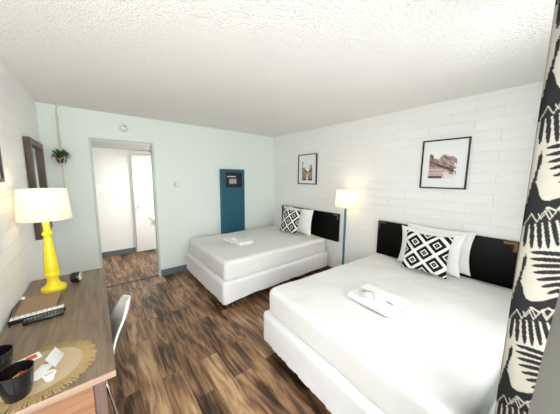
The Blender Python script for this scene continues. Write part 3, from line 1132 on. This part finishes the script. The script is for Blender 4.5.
# folded tent card
tc_ = (.242, 1.378, mz)
q = bmesh.new()
mm = Matrix.Translation(tc_) @ Matrix.Rotation(R(-18), 4, 'Z')
a = [(-.035, -.045, 0), (.0, -.045, .045), (.035, -.045, 0)]
pts0 = [q.verts.new(p) for p in [(-.032, -.04, 0), (0, -.04, .044), (.032, -.04, 0)]]
pts1 = [q.verts.new(p) for p in [(-.032, .045, 0), (0, .045, .044), (.032, .045, 0)]]
for i in range(2): q.faces.new((pts0[i], pts0[i + 1], pts1[i + 1], pts1[i]))
bmesh.ops.solidify(q, geom=q.faces[:], thickness=.0012)
q.transform(mm)
build('tent_card', q, M['paper'], loc=tc_, label='white folded tent card standing on the placemat', cat='card')
q = box(-.024, .024, -.045, .045, 0, .0012, mtx=Matrix.Translation((.213, 1.333, mz)) @ Matrix.Rotation(R(-28), 4, 'Z'))
build('flat_card', q, M['paper'], loc=(.213, 1.333, mz), label='white card lying flat between tent card and black cup', cat='card')
cc = (.250, 1.262, mz)
cp = thing('creamer_cup', 'tiny white creamer cup with a red trimmed lid on the placemat', 'creamer', cc)
build('body', lathe([(.014, 0), (.019, .022)], cc, 24), M['paper'], parent=cp, smooth=True)
build('lid', lathe([(.022, .022), (.022, .0245)], cc, 24), M['paper'], parent=cp, smooth=True)
build('stripe', box(-.014, .014, -.003, .003, .0245, .0253, mtx=Matrix.Translation(cc) @ Matrix.Rotation(R(30), 4, 'Z')), M['red'], parent=cp)
tb = (.165, 1.462, mz)
tp_ = thing('tea_packet', 'white and red tea packet lying behind the black cups', 'tea packet', tb)
mm = Matrix.Translation(tb) @ Matrix.Rotation(R(20), 4, 'Z')
build('wrapper', box(-.035, .035, -.026, .026, 0, .005, bev=.002, mtx=mm), M['paper'], parent=tp_)
build('label_band', box(-.012, .022, -.016, .014, .005, .0056, mtx=mm), M['red'], parent=tp_)

# guest book, remotes, cable, clock
gb = thing('guest_book', 'flat tan covered guest book lying between lamp and remotes', 'book', (.115, 2.09, KZ))
mm = Matrix.Translation((.117, 2.075, KZ)) @ Matrix.Rotation(R(-2), 4, 'Z')
s = bmesh.new()
add_box(s, -.085, .095, -.135, .135, .018, .021, mtx=mm)
add_box(s, -.085, .095, -.135, .135, 0.0, .003, mtx=mm)
add_box(s, -.088, -.085, -.135, .135, 0, .021, mtx=mm)
build('cover', s, M['leather'], parent=gb)
build('pages', box(-.085, .090, -.130, .130, .003, .018, mtx=mm), M['pages'], parent=gb)


def remote(label, c, rz_, L_, w, h, body, top, base=None):
    T = thing('remote_control', label, 'remote', c, rz_)
    mm = Matrix.Translation(c) @ Matrix.Rotation(rz_, 4, 'Z')
    build('body', box(-L_ / 2, L_ / 2, -w / 2, w / 2, 0, h, bev=min(h, w) * .3, seg=3, mtx=mm), M[body], parent=T, smooth=True)
    plate = build('top_plate', box(-L_ / 2 + .006, L_ / 2 - .006, -w / 2 + .006, w / 2 - .006, h - .001, h + .002, bev=.001, mtx=mm), M[top], parent=T)
    for i in range(9):
        x = -L_ / 2 + .022 + i * (L_ - .06) / 8
        s = bmesh.new()
        for j in (-1, 0, 1):
            add_lathe(s, [(.0022, 0), (.002, .0012)], (0, 0, 0), 10, mtx=mm @ Matrix.Translation((x, j * (w / 3.6), h + .002)))
        build('buttons', s, M['black_plastic'] if top == 'silver' else M['grey_plastic'], parent=plate)
    return T


remote('silver and black remote control on the desk, beside the guest book', (.135, 1.915, KZ), R(3), .240, .050, .026, 'black_plastic', 'silver')
remote('black remote control on the desk, closer to the camera than the silver one', (.165, 1.858, KZ), R(3), .170, .042, .024, 'black_plastic', 'black_plastic')
cb = thing('power_cable', 'thin black cable with a white plug behind the remotes', 'cable', (.03, 2.0, KZ))
build('cord', add_tube(bmesh.new(), spline([(.028, 1.86, KZ + .004), (.012, 1.94, KZ + .006), (.010, 2.02, KZ + .03), (.016, 2.12, KZ + .032), (.024, 2.19, KZ + .026)], 8), .0028, 8), M['black_plastic'], parent=cb, smooth=True)
build('plug', box(.016, .036, 2.185, 2.215, KZ + .0212, KZ + .034, bev=.003), M['white_plastic'], parent=cb, smooth=True)

ck = thing('alarm_clock', 'small black alarm clock with a silver face beside the yellow lamp', 'clock', (.285, 2.39, KZ), R(8))
mm = Matrix.Translation((.285, 2.39, KZ + .040)) @ Matrix.Rotation(R(-14), 4, 'Z')
q = lathe([(.026, -.030), (.036, -.024), (.038, 0), (.038, .022), (.035, .027)], (0, 0, 0), 32, axis='X'); q.transform(mm)
build('body', q, M['black_plastic'], parent=ck, smooth=True)
q = lathe([(.031, .027), (.031, .030)], (0, 0, 0), 32, axis='X'); q.transform(mm)
ckf = build('face', q, M['silver'], parent=ck, smooth=True)
q = bmesh.new(); add_box(q, .030, .0315, -.0015, .0015, -.002, .022, mtx=mm); add_box(q, .030, .0315, -.002, .016, -.0015, .0015, mtx=mm)
build('hands', q, M['black_plastic'], parent=ckf)
q = box(-.022, .022, -.024, .024, -.040, -.028, bev=.002, mtx=mm)
build('foot', q, M['black_plastic'], parent=ck)


# ---------------------------------------------------------------- white shell chair at the desk
CY = 1.72
ch = thing('desk_chair', 'white moulded shell chair with chrome legs pushed up to the desk', 'chair', (.36, CY, 0))
# profile in x,z from seat front to back top, with half widths in y
PR = [(.06, .435, .15), (.10, .452, .19), (.18, .448, .205), (.26, .440, .21), (.34, .440, .212), (.405, .452, .21), (.445, .485, .205), (.467, .53, .20),
      (.482, .585, .190), (.505, .650, .175), (.535, .712, .158), (.556, .755, .142), (.568, .790, .120), (.575, .816, .090), (.578, .832, .045)]
PR = [(x + .008, z - .022 * max(0, (z - .5) / .34), w_) for x, z, w_ in PR]
s = bmesh.new()
rows = []
nn = 20
P3 = spline([(x, w_, z) for x, z, w_ in PR], 4)
for k, p in enumerate(P3):
    x, w_, z = p
    row = []
    tt = k / (len(P3) - 1)
    for i in range(nn + 1):
        u = -1 + 2 * i / nn
        curl = abs(u) ** 2.6
        seat = max(0, 1 - max(0, tt - .30) * 4)
        back = min(1, max(0, (tt - .35) * 3))
        row.append(s.verts.new((x - .030 * curl * back, CY + w_ * u, z + .035 * curl * seat)))
    rows.append(row)
for a_, b_ in zip(rows, rows[1:]):
    for i in range(nn): s.faces.new((a_[i], a_[i + 1], b_[i + 1], b_[i]))
bmesh.ops.recalc_face_normals(s, faces=s.faces[:])
bmesh.ops.solidify(s, geom=s.faces[:], thickness=.010)
build('seat_shell', s, M['shell'], parent=ch, smooth='all')
for sx, sy in ((-1, -1), (-1, 1), (1, -1), (1, 1)):
    p0 = (.30 + sx * .07, CY + sy * .09, .432)
    p1 = (.30 + sx * .12, CY + sy * .15, .40)
    p2 = (.30 + sx * .19, CY + sy * .21, .006)
    build('leg', add_tube(bmesh.new(), spline([p0, p1, p2], 6), .009, 12), M['chrome'], parent=ch, smooth=True)
s = bmesh.new()
add_box(s,   .20, .40, CY - .1, CY + .1, .424, .434, bev=.002)
build('seat_bracket', s, M['chrome'], parent=ch)

# ---------------------------------------------------------------- curtains
def seg_dist(px, py, ax, ay, bx, by):
    dx, dy = bx - ax, by - ay
    t_ = np.clip(((px - ax) * dx + (py - ay) * dy) / (dx * dx + dy * dy), 0, 1)
    return np.hypot(px - ax - t_ * dx, py - ay - t_ * dy), t_


def poly_in(px, py, pts):
    ins = np.zeros(px.shape, bool)
    n_ = len(pts)
    for i in range(n_):
        x0, y0 = pts[i]; x1, y1 = pts[(i + 1) % n_]
        if y0 == y1: continue
        c_ = ((y0 > py) != (y1 > py)) & (px < (x1 - x0) * (py - y0) / (y1 - y0) + x0)
        ins ^= c_
    return ins


def crane(U, V):
    """1 where black ink; U across from the fold, V down inside one 100 unit repeat"""
    ink = np.zeros(U.shape)
    for sh in (-100, 0, 100):
        v = V + sh
        mass = poly_in(U, v, [(1.5, -34), (3, -42), (5, -38), (9, -31), (11.5, -24), (15, -18.5), (22, -16.5), (33, -18), (47, -24), (47, 3), (-6, 5), (-6, -14), (1.5, -20)])
        ink = np.maximum(ink, mass)
        for (x0, y0, x1, y1, w) in [(3.0, 1, 3.5, 27, 2.2), (8.5, 1, 12, 29, 2.4), (15, 1, 21, 30, 2.5), (21.5, 1, 29.5, 30, 2.5), (28, 1, 38, 28, 2.5), (34.5, -1, 46, 24, 2.5), (41, -3, 52, 18, 2.4)]:
            d, t_ = seg_dist(U, v, x0, y0, x1, y1)
            ink = np.maximum(ink, d < w * 1.08 * np.clip(1 - t_ ** 4, 0.0, 1) ** .5 * (0.85 + .25 * t_))
        for (x1, y1, y0) in [(11, 32.5, 37), (12, 39.5, 42.5), (14.5, 46.5, 47.5), (17.5, 53.5, 52.8), (22, 61, 58), (28, 68, 63), (35, 74.5, 68)]:
            d, t_ = seg_dist(U, v, 52, y0, x1, y1)
            ink = np.maximum(ink, d < 2.3 * np.clip(1 - t_ ** 3, 0.0, 1) ** .6 * (.72 + .5 * t_) + .05)
        for a_, b_, w in [((6.6, 39), (6.4, 46), 2.2), ((6.4, 46), (4.0, 60), 1.6), ((4.0, 60), (2.6, 70), 2.2), ((2.6, 70), (2.0, 80), 3.0)]:
            d, t_ = seg_dist(U, v, *a_, *b_)
            ink = np.maximum(ink, d < w)
        d, t_ = seg_dist(U, v, 6.2, 39, 7.2, 34.5)
        ink = np.maximum(ink, d < 1.2 * (1 - .8 * t_))
        # white scalloped outlines over the shoulder
        for ph, per, am, yo, u0 in ((0, 13.0, 9.5, -6, 0), (.45, 11.0, 8.0, -7, 13), (.2, 17.0, 5.0, -9, 20)):
            tri = np.abs(((U / per + ph) % 1.0) - .5) * 2
            yl = yo + tri * am - U * .06
            ink = np.where((np.abs(v - yl) < 1.0) & (U < 47) & (U >= u0), 0, ink)
        # fine white lines in the feathers
    return ink


def curtain_mesh(path, z0, z1, step, s_peak, flare=0.0, colored=True):
    P = np.array(path)
    d = np.r_[0, np.cumsum(np.hypot(*np.diff(P, axis=0).T))]
    ss = np.r_[np.arange(0, min(.15, d[-1]), min(step, .02)), np.arange(min(.15, d[-1]), d[-1], max(step, .006))]
    ns_ = len(ss) - 1
    X = np.interp(ss, d, P[:, 0]); Y = np.interp(ss, d, P[:, 1])
    nz_ = int((z1 - z0) / step)
    zz = np.linspace(z0, z1, nz_ + 1)
    SS, ZZ = np.meshgrid(ss, zz)
    XX = np.tile(X, (nz_ + 1, 1)); YY = np.tile(Y, (nz_ + 1, 1))
    if flare:
        YY = YY + flare * (z1 - ZZ)
    co = np.stack([XX, YY, ZZ], -1).reshape(-1, 3)
    idx = np.arange((ns_ + 1) * (nz_ + 1)).reshape(nz_ + 1, ns_ + 1)
    faces = np.stack([idx[:-1, :-1], idx[:-1, 1:], idx[1:, 1:], idx[1:, :-1]], -1).reshape(-1, 4)
    me = bpy.data.meshes.new('curtain_panel')
    me.from_pydata(co.tolist(), [], faces.tolist())
    if colored:
        U = np.abs(s_peak - SS) * 510.0 % 98.0
        U = np.where(U > 49, 98 - U, U) - 4.0
        V = ((1.473 - ZZ) / .3145 * 100.0 + .22 * U + 50) % 100.0 - 50
        k = crane(U, V)
        c_ = np.where(k[..., None] > .5, np.array([.010, .010, .011]), np.array([.31, .288, .245]))
        rgba = np.concatenate([c_, np.ones(c_.shape[:2] + (1,))], -1).reshape(-1)
        at_ = me.color_attributes.new('print', 'FLOAT_COLOR', 'POINT')
        at_.data.foreach_set('color', rgba.astype(np.float32))
    me.polygons.foreach_set('use_smooth', [True] * len(me.polygons))
    me.update()
    return me


# crane curtain stack: the first fold faces the camera, the rest run on towards the bed
pth = spline([(1.47, -.058, 0), (1.476, -.03, 0), (1.482, .005, 0), (1.488, .040, 0), (1.494, .060, 0), (1.500, .066, 0), (1.508, .060, 0), (1.53, .035, 0), (1.56, .0, 0), (1.59, -.035, 0), (1.62, .0, 0),
              (1.65, .055, 0), (1.675, .060, 0), (1.70, .0, 0), (1.73, -.035, 0), (1.76, .0, 0), (1.79, .055, 0), (1.82, .055, 0), (1.85, -.01, 0), (1.88, -.04, 0)], 6)
pth = [(p.x, p.y) for p in pth]
dist = 0; pk = 0; best = -9
for i in range(1, len(pth)):
    dist += math.hypot(pth[i][0] - pth[i - 1][0], pth[i][1] - pth[i - 1][1])
    if pth[i][0] < 1.53 and pth[i][1] > best: best = pth[i][1]; pk = dist
cur = thing('crane_curtain', 'cream window curtain printed with black cranes beside the near bed', 'curtain', (1.62, 0, .04))
me = curtain_mesh(pth, .04, 2.36, .0022, pk)
me.materials.append(M['curtain'])
me.transform(Matrix.Translation((-1.62, 0, -.04)))
o = bpy.data.objects.new('fabric', me); COL.objects.link(o); o.parent = cur
rod = thing('curtain_rod', 'black curtain rod above the front window', 'curtain rod', (2.1, .01, 2.385))
build('rod', lathe([(.011, -1.22), (.011, 1.22)], (2.18, .012, 2.385), 16, axis='X'), M['black_plastic'], parent=rod, smooth=True)
for x in (1.0, 3.36): build('bracket', box(x, x + .02, FY, .012, 2.376, 2.394), M['black_plastic'], parent=rod)
# grey blackout panel right beside the camera, hanging out at the bottom
pg = spline([(.62, -.095, 0), (.70, -.075, 0), (.80, -.055, 0), (.90, -.0545, 0), (.96, -.075, 0), (1.02, -.085, 0), (1.08, -.065, 0), (1.16, -.07, 0), (1.24, -.09, 0)], 6)
me = curtain_mesh([(p.x, p.y) for p in pg], .03, 2.36, .02, 0, flare=.046, colored=False)
me.materials.append(M['blackout'])
me.transform(Matrix.Translation((-.95, 0, -.03)))
o = bpy.data.objects.new('blackout_curtain', me); COL.objects.link(o); o.location = (.95, 0, .03)
o['label'] = 'plain grey blackout curtain at the lower right edge of the photo'; o['category'] = 'curtain'
